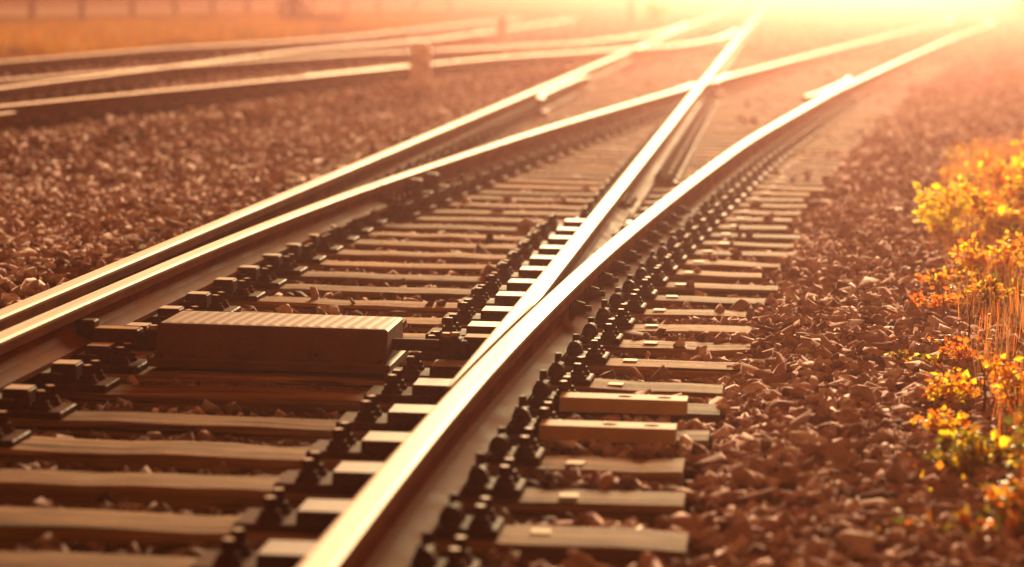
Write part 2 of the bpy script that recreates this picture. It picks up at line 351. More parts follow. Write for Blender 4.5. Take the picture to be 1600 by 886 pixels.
me_heel = mb.mesh('heel_block', M_IRON)
for y in (16.75, 17.3): link('heel_block', me_heel, railC, (Cr(y), y, Z0+.01), -Cr.slope(y))

# ---------------------------------------------------------------- sleepers
def timber_mesh(L, w, h, seed, m=None):
    r = random.Random(seed); mb = MB(); xs = np.linspace(0, L, 22); v = []; f = []
    ww = [w/2 + r.uniform(-.006, .006) for _ in xs]; wb = [w/2 + r.uniform(-.006, .006) for _ in xs]
    for i, x in enumerate(xs):
        xe = x + (r.uniform(-.02, .02) if i in (0, 21) else 0)
        c = .010 + r.uniform(-.004, .008); zt = r.uniform(-.004, .003)
        v += [(xe, -ww[i], -h), (xe, -ww[i], zt-c), (xe, -ww[i]+c, zt), (xe, -.02+r.uniform(-.01, .01), zt+.002), (xe, wb[i]-c, zt-.001), (xe, wb[i], zt-c), (xe, wb[i], -h)]
    for i in range(21):
        for j in range(6): a = i*7+j; f.append((a, a+7, a+8, a+1))
    f += [tuple(range(7)), tuple(range(21*7+6, 21*7-1, -1))]
    mb.add(v, f); return mb.mesh('timber', m or M_WOOD)
# fastening meshes (origin: rail centre line, sleeper top; x points away from the rail)
def plate_mesh(x0, x1, w, t, m, nm):
    mb = MB(); mb.box(x0, x1, -w/2, w/2, .0015, t, c=.004); return mb.mesh(nm, m)
def clip_parts():
    mb = MB(); n = 10; v = []; f = []                             # rolled saddle clip, axis along the rail
    for y in (-.030, .030):
        for k in range(n+1):
            a = math.pi*k/n; v.append((.029*math.cos(a), y, .010+.042*math.sin(a)))
        for k in range(n+1):
            a = math.pi*k/n; v.append((.016*math.cos(a), y, .006+.026*math.sin(a)))
    m = n+1
    for k in range(n):
        f += [(k, k+1, 2*m+k+1, 2*m+k), (m+k+1, m+k, 3*m+k, 3*m+k+1), (k+1, k, m+k, m+k+1), (2*m+k, 2*m+k+1, 3*m+k+1, 3*m+k)]
    f += [(0, 2*m, 3*m, m), (n, m+n, 3*m+n, 2*m+n)]
    mb.add(v, f); mb.box(-.017, .017, -.036, .02, 0, .032, c=.003); return mb.mesh('clip', M_IRON)
me_clip = clip_parts()
mb = MB(); mb.cyl((0, 0, 0), .030, .028, .012, 12); mb.cyl((0, 0, .012), .024, .023, .026, 6); mb.cyl((0, 0, .038), .013, .012, .03, 8); me_nut = mb.mesh('clip_bolt', M_IRON)
mb = MB(); mb.cyl((0, 0, 0), .031, .029, .010, 12); mb.cyl((0, 0, .010), .025, .022, .014, 12); mb.cyl((0, 0, .024), .017, .016, .026, 4, ph=.5); mb.cyl((0, 0, .050), .015, .014, .0025, 4, mi=1, ph=.5)
me_screw = mb.mesh('screw_spike', [M_IRON, M_TOPS])
me_plate = plate_mesh(.03, .205, .17, .022, M_IRON, 'base_plate')
me_pad = plate_mesh(.062, .100, .13, .052, M_IRON, 'rail_clamp')
def merged_chair():
    mb = MB(); mb.box(.03, .205, -.085, .085, .0015, .022); mb.cyl((.098, -.005, .022), .036, .030, .045, 8); mb.cyl((.098, .03, .04), .018, .016, .05, 6)
    for s in (-1, 1): mb.cyl((.16, s*.055, .02), .027, .022, .03, 8); mb.cyl((.16, s*.055, .05), .015, .014, .024, 5, mi=0); mb.cyl((.16, s*.055, .074), .013, .012, .002, 5, mi=1)
    return mb.mesh('rail_chair', [M_IRON, M_TOPS])
me_chair = merged_chair()
def slide_mesh(x0, x1):
    mb = MB(); mb.box(x0, x1, -.085, .085, .0015, .046, c=.004); mb.box(x0+.004, x1-.004, -.080, .080, .046, .0485, mi=1)
    return mb.mesh('slide_plate', [M_IRON, M_SLIDE])
me_slide = slide_mesh(0, .305)
me_slideA = slide_mesh(0, .20)
mb = MB(); mb.box(0, .075, -.05, .05, .018, .072, c=.005); mb.box(.004, .071, -.046, .046, .072, .074, mi=1); me_block = mb.mesh('clamp_block', [M_IRON, M_TOPS])
me_lplate = plate_mesh(0, .19, .20, .020, M_IRON, 'base_plate')
mb = MB(); mb.box(-.022, .022, -.030, .030, .002, .0045); me_tag = mb.mesh('date_tag', M_TAG)
def bar_mesh(L, w, t, holes):
    mb = MB(); xs = [0]
    for hx in holes: xs += [hx-w/2+.006, hx+w/2-.006]
    xs += [L]; y0, y1 = -w/2, w/2
    for i in range(len(xs)-1):
        a, b = xs[i], xs[i+1]
        if i % 2 == 0: mb.add([(a, y0, t), (b, y0, t), (b, y1, t), (a, y1, t)], [(0, 1, 2, 3)])
        else:
            cx = (a+b)/2; r = .022
            o = [(a, y0), (cx, y0), (b, y0), (b, 0), (b, y1), (cx, y1), (a, y1), (a, 0)]
            q = [(cx+r*math.cos(math.radians(225+45*k)), r*math.sin(math.radians(225+45*k))) for k in range(8)]
            v = [(x, y, t) for x, y in o]+[(x, y, t) for x, y in q]+[(x, y, .002) for x, y in q]
            f = []
            for k in range(8):
                j = (k+1) % 8; f += [(k, j, 8+j, 8+k)]
            mb.add(v, f); mb.add(v, [(8+k, 8+(k+1) % 8, 16+(k+1) % 8, 16+k) for k in range(8)]+[tuple(range(16, 24))], 1)
    mb.add([(0, y0, .0015), (L, y0, .0015), (L, y0, t), (0, y0, t)], [(0, 1, 2, 3)]); mb.add([(L, y0, .0015), (L, y1, .0015), (L, y1, t), (L, y0, t)], [(0, 1, 2, 3)])
    mb.add([(L, y1, .0015), (0, y1, .0015), (0, y1, t), (L, y1, t)], [(0, 1, 2, 3)]); mb.add([(0, y1, .0015), (0, y0, .0015), (0, y0, t), (0, y1, t)], [(0, 1, 2, 3)])
    return mb.mesh('steel_bar', [M_BAR, M_HOLE])
me_bar = bar_mesh(.355, .11, .042, (.18, .29))

WORDS = ['', 'first', 'second', 'third', 'fourth', 'fifth', 'sixth', 'seventh', 'eighth', 'ninth', 'tenth', 'eleventh', 'twelfth']
def sleeper_label(k):
    if k == 3: return 'sleeper carrying the nearer of two pale steel bars with bolt holes', None
    if k == 4: return 'sleeper carrying the farther of two pale steel bars with bolt holes', None
    if k == 5: return 'weathered wooden sleeper running under the front of the point machine cover', None
    if k == 6: return 'weathered wooden sleeper running under the back edge of the point machine cover', None
    if -1 <= k < 3: return 'blurred brown wooden sleeper in front of the two barred sleepers, %s one nearer than them' % WORDS[3-k], None
    if k < -1: return 'blurred foreground sleeper at the bottom edge, nearer than all the others', None
    if k <= 18: return 'weathered orange-brown sleeper between the rails, %s one beyond the point machine cover' % WORDS[k-6], None
    if k <= 52: return 'hazy out-of-focus turnout sleeper beyond the heel of the open blade', 'hazy turnout sleepers'
    return 'glare-washed sleeper of the far track beyond the frog', 'glare washed far sleepers'
Y0, DY = 6.84, .54
rj = random.Random(3)
def chair_at(sl, cv, y, side, merged, sx, sy, dx0=0.0):
    """Fastening beside a rail. side=+1 right of it, -1 left."""
    rz = -cv.slope(y) + (math.pi if side < 0 else 0); bx = cv(y)-sx
    if merged:
        link('rail_chair', me_chair, sl, (bx, y-sy, 0), rz); return
    bp = link('base_plate', me_plate, sl, (bx, y-sy, 0), rz)
    link('clip', me_clip, bp, (.102, -.035, .022), rj.uniform(-.12, .12), (.88, .88, .88)); link('clip_bolt', me_nut, bp, (.098, .035, .022), rj.uniform(0, 1), (.88, .88, rj.uniform(.8, .98)))
    for s in (-1, 1): link('screw_spike', me_screw, bp, (.165, s*.056, .022), rj.uniform(0, 1.5), (.9, .9, rj.uniform(.85, 1)))
for k in range(-2, 90):
    y = Y0 + DY*k + rj.uniform(-.02, .02)
    if k == 4: y = 9.04
    if k == 5: y = 9.50
    right = max(D(y), XB)+.60 + rj.uniform(-.05, .05); left = XA-.62 + rj.uniform(-.05, .05)
    if k in (0, 1, 2): right = -.19 + rj.uniform(-.02, .02)
    if 6 <= k <= 9: right = -.06 + rj.uniform(-.03, .03)
    sl = link('sleeper', None, None, (left, y, -.0)); sl.empty_display_size = .1
    lb, gr = sleeper_label(k); tag(sl, lb, 'sleeper', gr)
    link('timber', timber_mesh(right-left, .245+rj.uniform(-.02, .02), .15, k, M_WOOD_DIM if k < 5 else None), sl)
    sx, sy = left, y
    near = y < 16.5
    if y < 34: chair_at(sl, D, y, 1, not near, sx, sy)
    if y >= 14.3 and y < 30: chair_at(sl, D, y, -1, True, sx, sy)
    if y < 15.5:                                                   # blade zone: slide plates with two screws inside each
        sp = link('slide_plate', me_slide, sl, (-1.0-sx, 0, 0), 0, ((D(y)-.082+1.0)/.305, 1, 1))
        bp = link('base_plate', me_lplate, sl, (-1.135-sx, 0, 0))
        for s in (-1, 1): link('screw_spike', me_screw, bp, (.075, s*.058, .02), rj.uniform(0, 1.5))
        if y > 6.5:
            link('slide_plate', me_slideA, sl, (XA+.085-sx, 0, 0))
            bp = link('base_plate', me_lplate, sl, (-2.065-sx, 0, 0))
            link('clamp_block', me_block, bp, (.018, -.01, 0))
            for s in (-1, 1): link('screw_spike', me_screw, bp, (.125, s*.055, .02), rj.uniform(0, 1.5))
        if y > 6: chair_at(sl, cA, y, -1, True, sx, sy)
    elif y < 36:
        for cv, sd in ((cB, -1), (cB, 1), (Cr, 1), (Cr, -1), (cA, 1), (cA, -1)):
            if cv is Cr and sd == -1 and Cr(y)-XA < .4: continue
            if cv is cA and sd == 1 and Cr(y)-XA < .4: continue
            if 33 < y and cv in (cB, Cr): continue
            if sd == 1 and cv is cB and D(y)-XB < .45: continue
            chair_at(sl, cv, y, sd, True, sx, sy)
    if y < 22 and k not in (3, 4):
        link('date_tag', me_tag, sl, (D(y)+.285+rj.uniform(-.03, .03)-sx, rj.uniform(-.04, .03), .001), rj.uniform(-.15, .15))
    if k in (3, 4): link('steel_bar', me_bar, sl, ((-.585 if k == 3 else -.572)-sx, -.155 if k == 4 else -.15, .002), .0)
    if y > 19:
        link('date_tag', me_tag, sl, (-.95-sx-rj.uniform(0, .3), rj.uniform(-.04, .03), .001), rj.uniform(-.2, .2)) if k % 3 == 0 else None

# sleepers of the tracks on the left
for i in range(78):
    y = 18 + .6*i + rj.uniform(-.03, .03); l, r = E1(y)-.6, max(E4(y), S2(y))+.55
    if y > 46: r = S2(y)+.6
    sl = link('sleeper', None, None, (l, y, side_z(y))); tag(sl, 'blurred dark sleeper under the far-left tracks beyond the gravel', 'sleeper', 'sleepers of the far-left tracks')
    link('timber', timber_mesh(r-l, .25, .15, 500+i % 6), sl)
    for cv, sd in ((E1, 1), (E1, -1), (S2, 1), (S3, 1), (E4, 1), (E4, -1)):
        if cv in (S3, E4) and y > 45: continue
        if cv is S3 and abs(S3(y)-S2(y)) < .45: continue
        if cv is S2 and -.1 < S3(y)-S2(y) < .45: continue
        link('rail_chair', me_chair, sl, (cv(y)-l, 0, 0), -cv.slope(y) + (math.pi if sd < 0 else 0))

# ---------------------------------------------------------------- point machine
pm = link('point_machine', None, None, (-1.49, 9.72, 0)); tag(pm, 'rust-brown treadplate cover of the point machine lying between the rails, with rods to both blades', 'point machine')
mb = MB()                                                          # cover: a folded lid, sides leaning slightly, open below
tx0, tx1, ty0, ty1, bx0, bx1, by0, by1, zb, zt = -.352, .350, -.19, .19, -.356, .352, -.225, .21, .042, .140
v = [(bx0, by0, zb), (bx1, by0, zb), (bx1, by1, zb), (bx0, by1, zb), (tx0, ty0, zt-.006), (tx1, ty0, zt-.006), (tx1, ty1, zt-.006), (tx0, ty1, zt-.006),
     (tx0+.007, ty0+.007, zt), (tx1-.007, ty0+.007, zt), (tx1-.007, ty1-.007, zt), (tx0+.007, ty1-.007, zt)]
mb.add(v, [(0, 1, 5, 4), (1, 2, 6, 5), (2, 3, 7, 6), (3, 0, 4, 7), (4, 5, 9, 8), (5, 6, 10, 9), (6, 7, 11, 10), (7, 4, 8, 11), (8, 9, 10, 11), (3, 2, 1, 0)])
cover = link('cover', mb.mesh('cover', M_COVER), pm)
mb = MB(); ln = .40                                                # rounded raised rib, laid obliquely over the lid
mb.add([(-.014, -.166, 0), (.014, -.166, 0), (.014, .172, 0), (-.014, .172, 0), (-.005, -.160, .0009), (.005, -.160, .0009), (.005, .172, .0009), (-.005, .172, .0009)],
       [(0, 1, 5, 4), (1, 2, 6, 5), (2, 3, 7, 6), (3, 0, 4, 7), (4, 5, 6, 7)])
me_rib = mb.mesh('tread_rib', M_COVER)
for i in range(19): link('tread_rib', me_rib, cover, (-.318+.0352*i, 0, zt), -.04)
mb = MB()                                                          # small lozenges pressed into the front and side sheets
for r in range(6):
    for c in range(26):
        u_ = -.335 + c*.0268 + (.0134 if r % 2 else 0); 
        if u_ > .335: continue
        t = (r+.7)/6.6; z = zb + (zt-.006-zb)*t; yy = by0 + (ty0-by0)*t
        dx_, dz_ = .0085, (.0035 if (r+c) % 2 else -.0035)
        mb.add([(u_-dx_, yy, z-dz_), (u_, yy-.0002, z-.003), (u_+dx_, yy, z+dz_), (u_, yy-.0002, z+.003), (u_, yy-.0022, z)], [(0, 1, 4), (1, 2, 4), (2, 3, 4), (3, 0, 4)])
tag(link('tread_lozenges', mb.mesh('tread_lozenges', M_COVER), cover), kind='stuff')
mb = MB(); mb.box(-.372, .366, -.262, .235, .014, .041, c=.004); link('base_tray', mb.mesh('base_tray', M_COVER), pm)
mb = MB(); mb.box(-.018, .018, -.236, -.205, .050, .078, c=.003); mb.cyl((0, -.236, .062), .007, .007, .004, 8, 'y', mi=1); link('lock', mb.mesh('lock', [M_COVER, M_HOLE]), pm, (.14, 0, 0))
for s in (-1, 1):
    mb = MB(); mb.cyl((0, 0, 0), .012, .011, .012, 6); link('tray_bolt', mb.mesh('tray_bolt', M_IRON), pm, (s*.34, -.247, .041))
# left drive bar with its bracket on the blade web, clevis, pin
lx = -1.49
mb = MB(); mb.box(-2.065-lx, -1.925-lx, -.085, .005, .062, .104, c=.004); mb.box(-2.060-lx, -1.932-lx, -.078, -.002, .104, .106, c=0, mi=1); link('drive_bar', mb.mesh('drive_bar', [M_IRON, M_BAR]), pm)
mb = MB(); mb.box(-2.118-lx, -2.062-lx, -.075, .0, .060, .128, c=.005); link('blade_bracket', mb.mesh('blade_bracket', M_IRON), pm)
mb = MB(); mb.cyl((-1.93-lx, -.04, .08), .017, .017, .1, 10, 'x'); mb.box(-1.91-lx, -1.862-lx, -.075, -.01, .055, .104, c=.006); mb.cyl((-1.885-lx, -.04, .104), .016, .014, .012, 6, mi=1)
link('clevis', mb.mesh('clevis', [M_IRON, M_TOPS]), pm)
mb = MB(); mb.cyl((.335, -.06, .082), .019, .019, .17, 10, 'x'); link('drive_rod', mb.mesh('drive_rod', M_IRON), pm)
mb = MB(); mb.box(.495, .56, -.10, -.015, .06, .112, c=.006); mb.cyl((.515, -.075, .112), .016, .014, .012, 6, mi=1); mb.cyl((.54, -.04, .112), .014, .013, .010, 6, mi=1); link('clevis', mb.mesh('clevis', [M_IRON, M_TOPS]), pm)
mb = MB(); mb.box(.56, .715, -.02+.0, .09, .062, .104, c=.005); mb.box(.565, .712, -.012, .083, .104, .106, mi=1); link('drive_bar', mb.mesh('drive_bar', [M_IRON, M_BAR]), pm)
mb = MB(); mb.box(.52, .58, -.08, .05, .055, .10, c=.005); link('drive_elbow', mb.mesh('drive_elbow', M_IRON), pm)

# ---------------------------------------------------------------- ballast stones
def stone_templates(n, pts):
    out = []
    for i in range(n):
        bm = bmesh.new(); r = random.Random(100+i+pts*50)
        ex, ey, ez = r.uniform(.85, 1.4), r.uniform(.55, 1.0), r.uniform(.32, .72)
        for _ in range(pts):
            d = Vector((r.gauss(0, 1), r.gauss(0, 1), r.gauss(0, 1))).normalized()*r.uniform(.62, 1.25)
            d = Vector((max(-.78, min(.78, d.x)), max(-.8, min(.8, d.y)), max(-.75, min(.75, d.z))))
            bm.verts.new((d.x*ex*.6, d.y*ey*.6, d.z*ez*.6))
        res = bmesh.ops.convex_hull(bm, input=bm.verts[:])
        bmesh.ops.delete(bm, geom=[g for g in res['geom_interior'] if isinstance(g, bmesh.types.BMVert)], context='VERTS')
        bmesh.ops.triangulate(bm, faces=bm.faces[:]); bm.verts.index_update()
        out.append((np.array([v.co[:] for v in bm.verts]), np.array([[v.index for v in f.verts] for f in bm.faces]))); bm.free()
    return out
T_NEAR, T_FAR = stone_templates(48, 13), stone_templates(20, 9)
def rot_mats(n, tilt):
    a = rng.uniform(0, 2*np.pi, n); b = rng.normal(0, tilt, n); c = rng.normal(0, tilt, n)
    ca, sa, cb, sb, cc, sc = np.cos(a), np.sin(a), np.cos(b), np.sin(b), np.cos(c), np.sin(c); z = np.zeros(n); o = np.ones(n)
    Rz = np.stack([ca, -sa, z, sa, ca, z, z, z, o], -1).reshape(n, 3, 3)
    Rx = np.stack([o, z, z, z, cb, -sb, z, sb, cb], -1).reshape(n, 3, 3); Ry = np.stack([cc, z, sc, z, o, z, -sc, z, cc], -1).reshape(n, 3, 3)
    return Rx @ Ry @ Rz
def allowed(X, Y, keep_spill=.007):
    """Where loose stone may lie: not on the timbers, not under the rails or plates."""
    dx = np.interp(Y, D.y, D.x)
    k = np.round((Y-Y0)/DY); on = (np.abs(Y-(Y0+DY*k)) < .155) & (X > XA-.62) & (X < dx+.62) & (Y < 56)
    on &= ~((X < XA-.12) & (rng.random(len(X)) < .2))             # the left ends are half buried
    on &= rng.random(len(X)) > keep_spill*(Y > 10.5)*(np.abs(X-XB) > .35)*(np.abs(X-XA) > .6)
    cx = np.interp(Y, Cr.y, Cr.x)
    rl = (np.abs(X-XA) < .11) | ((np.abs(X-XB) < .11)) | (np.abs(X-dx) < .10) | (np.abs(X-cx) < .11)
    rl |= (Y < 16) & (X > -1.05) & (X < -.6) & (rng.random(len(X)) < .8)
    rl |= (Y > 17) & ((np.abs(X-np.interp(Y, E4.y, E4.x)) < .1) & (Y < 50))
    bx = (np.abs(X+1.49) < .42) & (Y > 9.42) & (Y < 10.0)
    rod = (X > -2.1) & (X < -.8) & (Y > 9.6) & (Y < 9.85)
    e4 = np.interp(Y, E4.y, E4.x); e1 = np.interp(Y, E1.y, E1.x)
    out = (X > dx+2.1+.0*Y) | (X < e1-1.2)
    return ~(on | rl | bx | rod | out)
def scatter(y0, y1, dens, smin, smax, xl=None):
    area_w = lambda y: .16*2*y+2.6
    A = (y1-y0)*(area_w(y0)+area_w(y1))/2; n = int(A*dens); Y = []
    Y = rng.uniform(y0, y1, n*2); Y = Y[rng.random(len(Y)) < area_w(Y)/area_w(y1)]
    c = -.083*Y; w = area_w(Y); X = c + rng.uniform(-.5, .5, len(Y))*w
    ok = allowed(X, Y); X, Y = X[ok], Y[ok]
    s = smin + (smax-smin)*rng.random(len(X))**1.3; s *= np.where(rng.random(len(X)) < .08, 1.45, 1.0)*np.where(X > np.interp(Y, D.y, D.x)+.55, 1.12, 1.0)
    Z = ground_z(X, Y) + rng.uniform(-.022, .020, len(X)) - s*.10
    dxx = np.interp(Y, D.y, D.x)
    kk = np.round((Y-Y0)/DY); on = (np.abs(Y-(Y0+DY*kk)) < .12) & (X > XA-.6) & (X < dxx+.6) & (Y < 56); Z = np.where(on, s*.16, Z)
    return np.stack([X, Y, Z], 1), s
def stone_cloud(sets):
    V, Fc, Mi, base = [], [], [], 0
    for P, s, T, tilt in sets:
        idx = rng.integers(0, len(T), len(P)); Rm = rot_mats(len(P), tilt)*s[:, None, None]
        for t in range(len(T)):
            sel = np.where(idx == t)[0]
            if not len(sel): continue
            tv, tf = T[t]; v = np.einsum('nij,kj->nki', Rm[sel], tv) + P[sel][:, None, :]
            f = tf[None] + (base + np.arange(len(sel))*len(tv))[:, None, None]
            px_, py_ = P[sel][:, 0], P[sel][:, 1]; dx_ = np.interp(py_, D.y, D.x)
            dim = (px_ > XA+.1) & (px_ < np.maximum(dx_, XB)+.30) & (py_ < 13.5 + rng.normal(0, 2.5, len(px_)))   # shade of the near gaps put into the colour of these stones
            Mi.append(np.repeat(dim.astype(np.int32), len(tf)))
            V.append(v.reshape(-1, 3)); Fc.append(f.reshape(-1, 3)); base += len(sel)*len(tv)
    V = np.concatenate(V); Fc = np.concatenate(Fc); me = bpy.data.meshes.new('loose_stones')
    me.vertices.add(len(V)); me.vertices.foreach_set('co', V.astype(np.float32).ravel())
    me.loops.add(len(Fc)*3); me.loops.foreach_set('vertex_index', Fc.astype(np.int32).ravel())
    me.polygons.add(len(Fc)); me.polygons.foreach_set('loop_start', np.arange(0, len(Fc)*3, 3, dtype=np.int32))
    me.materials.append(M_STONE); me.materials.append(M_STONE_DIM); me.polygons.foreach_set('material_index', np.concatenate(Mi)); me.update(calc_edges=True); return me, len(Fc)
P1, s1 = scatter(4.2, 18, 800, .032, .086)
P2, s2 = scatter(18, 42, 190, .05, .10)
P3, s3 = scatter(42, 72, 45, .07, .13)
P4, s4 = scatter(72, 150, 8, .12, .24)
# the stones that show largest: near, on top, right of the sleepers or left of the rail -> single objects
score = np.where((P1[:, 0] > -.1) & (P1[:, 0] < .55) & (P1[:, 1] > 6.3) & (P1[:, 1] < 12), s1*(P1[:, 2]+.08)/P1[:, 1], 0)
top = np.argsort(-score)[:300]; keep = np.ones(len(P1), bool); keep[top] = False
me, ntri = stone_cloud([(P1[keep], s1[keep], T_NEAR, .5), (P2, s2, T_FAR, .5), (P3, s3, T_FAR, .3), (P4, s4, T_FAR, .2)])
tag(link('loose_stones', me, bed), kind='stuff')
me_st = []
for tv, tf in T_NEAR[:24]:
    m_ = bpy.data.meshes.new('stone'); m_.from_pydata(tv.tolist(), [], tf.tolist()); m_.materials.append(M_STONE); m_.update(); me_st.append(m_)
for i in top:
    o = link('stone', me_st[rj.randrange(24)], bed, P1[i].tolist(), rj.uniform(0, 6.28), (s1[i],)*3)
    o.rotation_euler = (rj.gauss(0, .35), rj.gauss(0, .35), rj.uniform(0, 6.28))
print('stones', len(P1), len(P2), len(P3), 'tris', ntri)

# ---------------------------------------------------------------- plants on the right verge
def leaf(mb, p, d, up, L, w, mi=0):
    d = d.normalized(); s = d.cross(up)
    s = s.normalized() if s.length > 1e-4 else d.orthogonal().normalized(); u = s.cross(d)
    a, b_, c = p, p + d*L*.45 + s*w - u*L*.05, p + d*L - u*L*.18; e = p + d*L*.45 - s*w - u*L*.05; m = p + d*L*.5 + u*L*.06
    mb.add([a, b_, c, e, m], [(0, 1, 4), (1, 2, 4), (2, 3, 4), (3, 0, 4)], mi)
def weed(x, y, h, spread, n_st, n_lf, L, mats, label, group=None, z=None, seed=0, bare=0):
    r = random.Random(seed); z = float(verge_z(np.array(x), np.array(y))) if z is None else z
    t = link('weed', None, None, (x, y, z)); tag(t, label, 'weed', group)
    st, lv = MB(), [MB() for _ in mats]
    for i in range(n_st):
        a = r.uniform(0, 6.28); tip = Vector((math.cos(a)*spread*r.uniform(.3, 1.05), math.sin(a)*spread*r.uniform(.3, 1.05), h*r.uniform(.5, 1.25)))
        mid = tip*.5 + Vector((r.uniform(-.2, .2)*spread, r.uniform(-.2, .2)*spread, h*.12)); b0 = Vector((r.uniform(-.1, .1)*spread, r.uniform(-.1, .1)*spread, -.02))
        n_lf = n_lf
        st.tube([b0, mid, tip], [.0028, .0022, .001], 4)
        for j in range(int(n_lf*2.3)//n_st):
            q = r.uniform(.18, 1); p = b0.lerp(mid, q*2) if q < .5 else mid.lerp(tip, q*2-1)
            d = Vector((r.gauss(0, 1), r.gauss(0, 1), r.uniform(-.3, .8)))
            if d.length < .1: continue
            tw = d.normalized()*r.uniform(.005, .035)
            leaf(lv[r.randrange(len(mats))], p+tw, d, Vector((r.gauss(0, .6), r.gauss(-.5, .6), r.uniform(0, 1))), (lf := L*r.uniform(.45, 1.25)), lf*r.uniform(.26, .42))
    link('stem', st.mesh('stem', M_STEM), t)
    for b_, m in zip(lv, mats):
        if b_.v: link('leaves', b_.mesh('leaves', m), t)
    return t
WEEDS = [
 (.46, 6.95, .12, .17, 8, 200, .032, [M_GRN, M_GRN, M_ORA], 'low dark green weed nearest the camera at the bottom of the verge', None),
 (.44, 7.6, .08, .12, 6, 120, .028, [M_GRN, M_YEL], 'small olive weed reaching out over the stones left of the blurred green weed', None),
 (.50, 8.6, .09, .12, 6, 130, .028, [M_ORA, M_YEL], 'small rusty orange weed at the gravel edge just left of the dark stalks', None),
 # x, y, h, spread, stems, leaves, L, mats, label
 (.78, 15.6, .24, .16, 9, 220, .042, [M_YEL], 'bright yellow weed clump standing at the gravel edge, leftmost of the yellow ones', None),
 (1.02, 15.2, .22, .18, 9, 240, .040, [M_YEL, M_YEL, M_ORA], 'yellow weed clump right of the leftmost yellow one', None),
 (1.28, 16.3, .30, .20, 10, 260, .042, [M_YEL, M_YEL, M_ORA], 'taller golden weed among the yellow ones at the right picture edge', None),
 (1.42, 18.0, .34, .22, 10, 260, .045, [M_YEL], 'bright yellow weed with large pale leaves, upper right edge', None),
 (1.20, 17.6, .26, .2, 8, 180, .045, [M_YEL, M_ORA], 'orange-yellow weed behind the leftmost yellow clump', None),
 (1.75, 20.6, .36, .24, 9, 230, .05, [M_YEL], 'isolated blurred yellow weed at the right edge above the others', None),
 (1.50, 15.6, .26, .22, 9, 200, .042, [M_ORA, M_YEL], 'orange weed below the golden one at the right picture edge', None),
 (.62, 12.9, .12, .16, 8, 190, .030, [M_ORA, M_ORA, M_YEL], 'low orange-red weed creeping onto the stones, in focus', None),
 (.86, 13.1, .15, .18, 8, 220, .030, [M_ORA, M_YEL], 'low orange weed right of the creeping red one', None),
 (1.08, 12.7, .14, .18, 8, 200, .030, [M_ORA, M_YEL, M_ORA], 'low orange-brown weed at the right edge, in focus', None),
 (.56, 11.9, .10, .13, 6, 130, .027, [M_ORA], 'small rust-red weed in front of the creeping red one', None),
 (.78, 12.1, .11, .15, 7, 150, .028, [M_ORA, M_YEL, M_GRN], 'mixed yellow and orange weed beside the small rust-red one', None),
 (1.0, 11.6, .10, .14, 6, 120, .027, [M_YEL, M_ORA], 'small yellowish weed by the dry stalks at the right edge', None),
 (.50, 10.15, .075, .13, 7, 170, .026, [M_GRN, M_GRN, M_YEL], 'low green-yellow weed on the gravel edge with a bare twig beside it', None),
 (.60, 10.2, .09, .10, 5, 90, .026, [M_ORA], 'small orange weed touching the green-yellow one', None),
 (.54, 9.3, .09, .11, 6, 120, .028, [M_ORA, M_YEL], 'orange-yellow weed in front of the low green-yellow one', None),
 (.72, 9.1, .14, .12, 6, 120, .028, [M_ORA, M_ORA, M_YEL], 'red-orange weed by the tall dark stalk', None),
 (.50, 7.85, .13, .16, 9, 230, .034, [M_GRN, M_YEL, M_GRN], 'blurred green weed with yellow leaf tips, bottom right', None),
 (.68, 7.95, .17, .18, 9, 240, .034, [M_GRN, M_GRN, M_YEL], 'taller blurred green weed at the bottom right edge', None),
 (.62, 7.15, .13, .16, 8, 190, .034, [M_GRN, M_ORA], 'dark green and orange weed at the bottom right corner', None),
 (.80, 7.3, .14, .14, 7, 150, .034, [M_ORA, M_GRN], 'reddish weed in the bottom right corner', None),
 (.86, 8.7, .15, .15, 7, 150, .03, [M_YEL, M_ORA, M_GRN], 'yellow and orange weed at the right edge in front of the straw', None),
]
for i, w in enumerate(WEEDS): weed(w[0]+(.05 if w[1] > 11 else -.01), *w[1:9], group=w[9], seed=i+11)
rw = random.Random(21)
for i in range(26):                                                # small scattered weeds that fill the strip between the named ones
    y = rw.uniform(7.2, 22); x = max(float(D(y))+1.2, .56+.02*(y-8)) + abs(rw.gauss(0, .32)) + .14
    weed(x, y, rw.uniform(.07, .2), rw.uniform(.06, .14), 5, rw.randrange(36, 80), rw.uniform(.022, .034), rw.choice([[M_ORA], [M_YEL, M_ORA], [M_YEL], [M_ORA, M_GRN], [M_YEL, M_GRN]]),
         'small thin autumn weed scattered among the dry grass of the right verge', 'small scattered verge weeds', seed=300+i)
# bare upright stalks
def stalk(x, y, h, lean, label, r0=.005, seed=0):
    r = random.Random(seed); z = float(verge_z(np.array(x), np.array(y)))
    mb = MB(); pts = [(r.uniform(-.004, .004)+lean*q*q*h, r.uniform(-.004, .004), -.02+q*h) for q in (0, .25, .5, .75, 1)]
    mb.tube(pts, [r0, r0*.95, r0*.8, r0*.65, r0*.4], 6)
    for _ in range(4):
        q = r.randrange(1, 4); p = Vector(pts[q]); a = r.uniform(0, 6.28); mb.tube([p, p+Vector((math.cos(a)*.03, math.sin(a)*.03, .05))], [r0*.4, r0*.2], 4)
    tag(link('dry_stalk', mb.mesh('dry_stalk', M_STEM), None, (x, y, z)), label, 'stalk')
stalk(.735, 8.95, .30, .02, 'tall dark bare stalk at the right edge above the green weeds', .006, 1)
stalk(.615, 9.0, .17, -.05, 'shorter dark stalk left of the tall bare one', .005, 2)
stalk(.66, 10.6, .22, .06, 'thin reddish stalk among the dry grass in focus', .0035, 3)
stalk(.80, 11.2, .20, -.12, 'reddish curved stalk leaning over the dry grass', .0035, 4)
stalk(1.18, 15.0, .22, .1, 'dark thin stalk standing in front of the golden weeds', .004, 5)
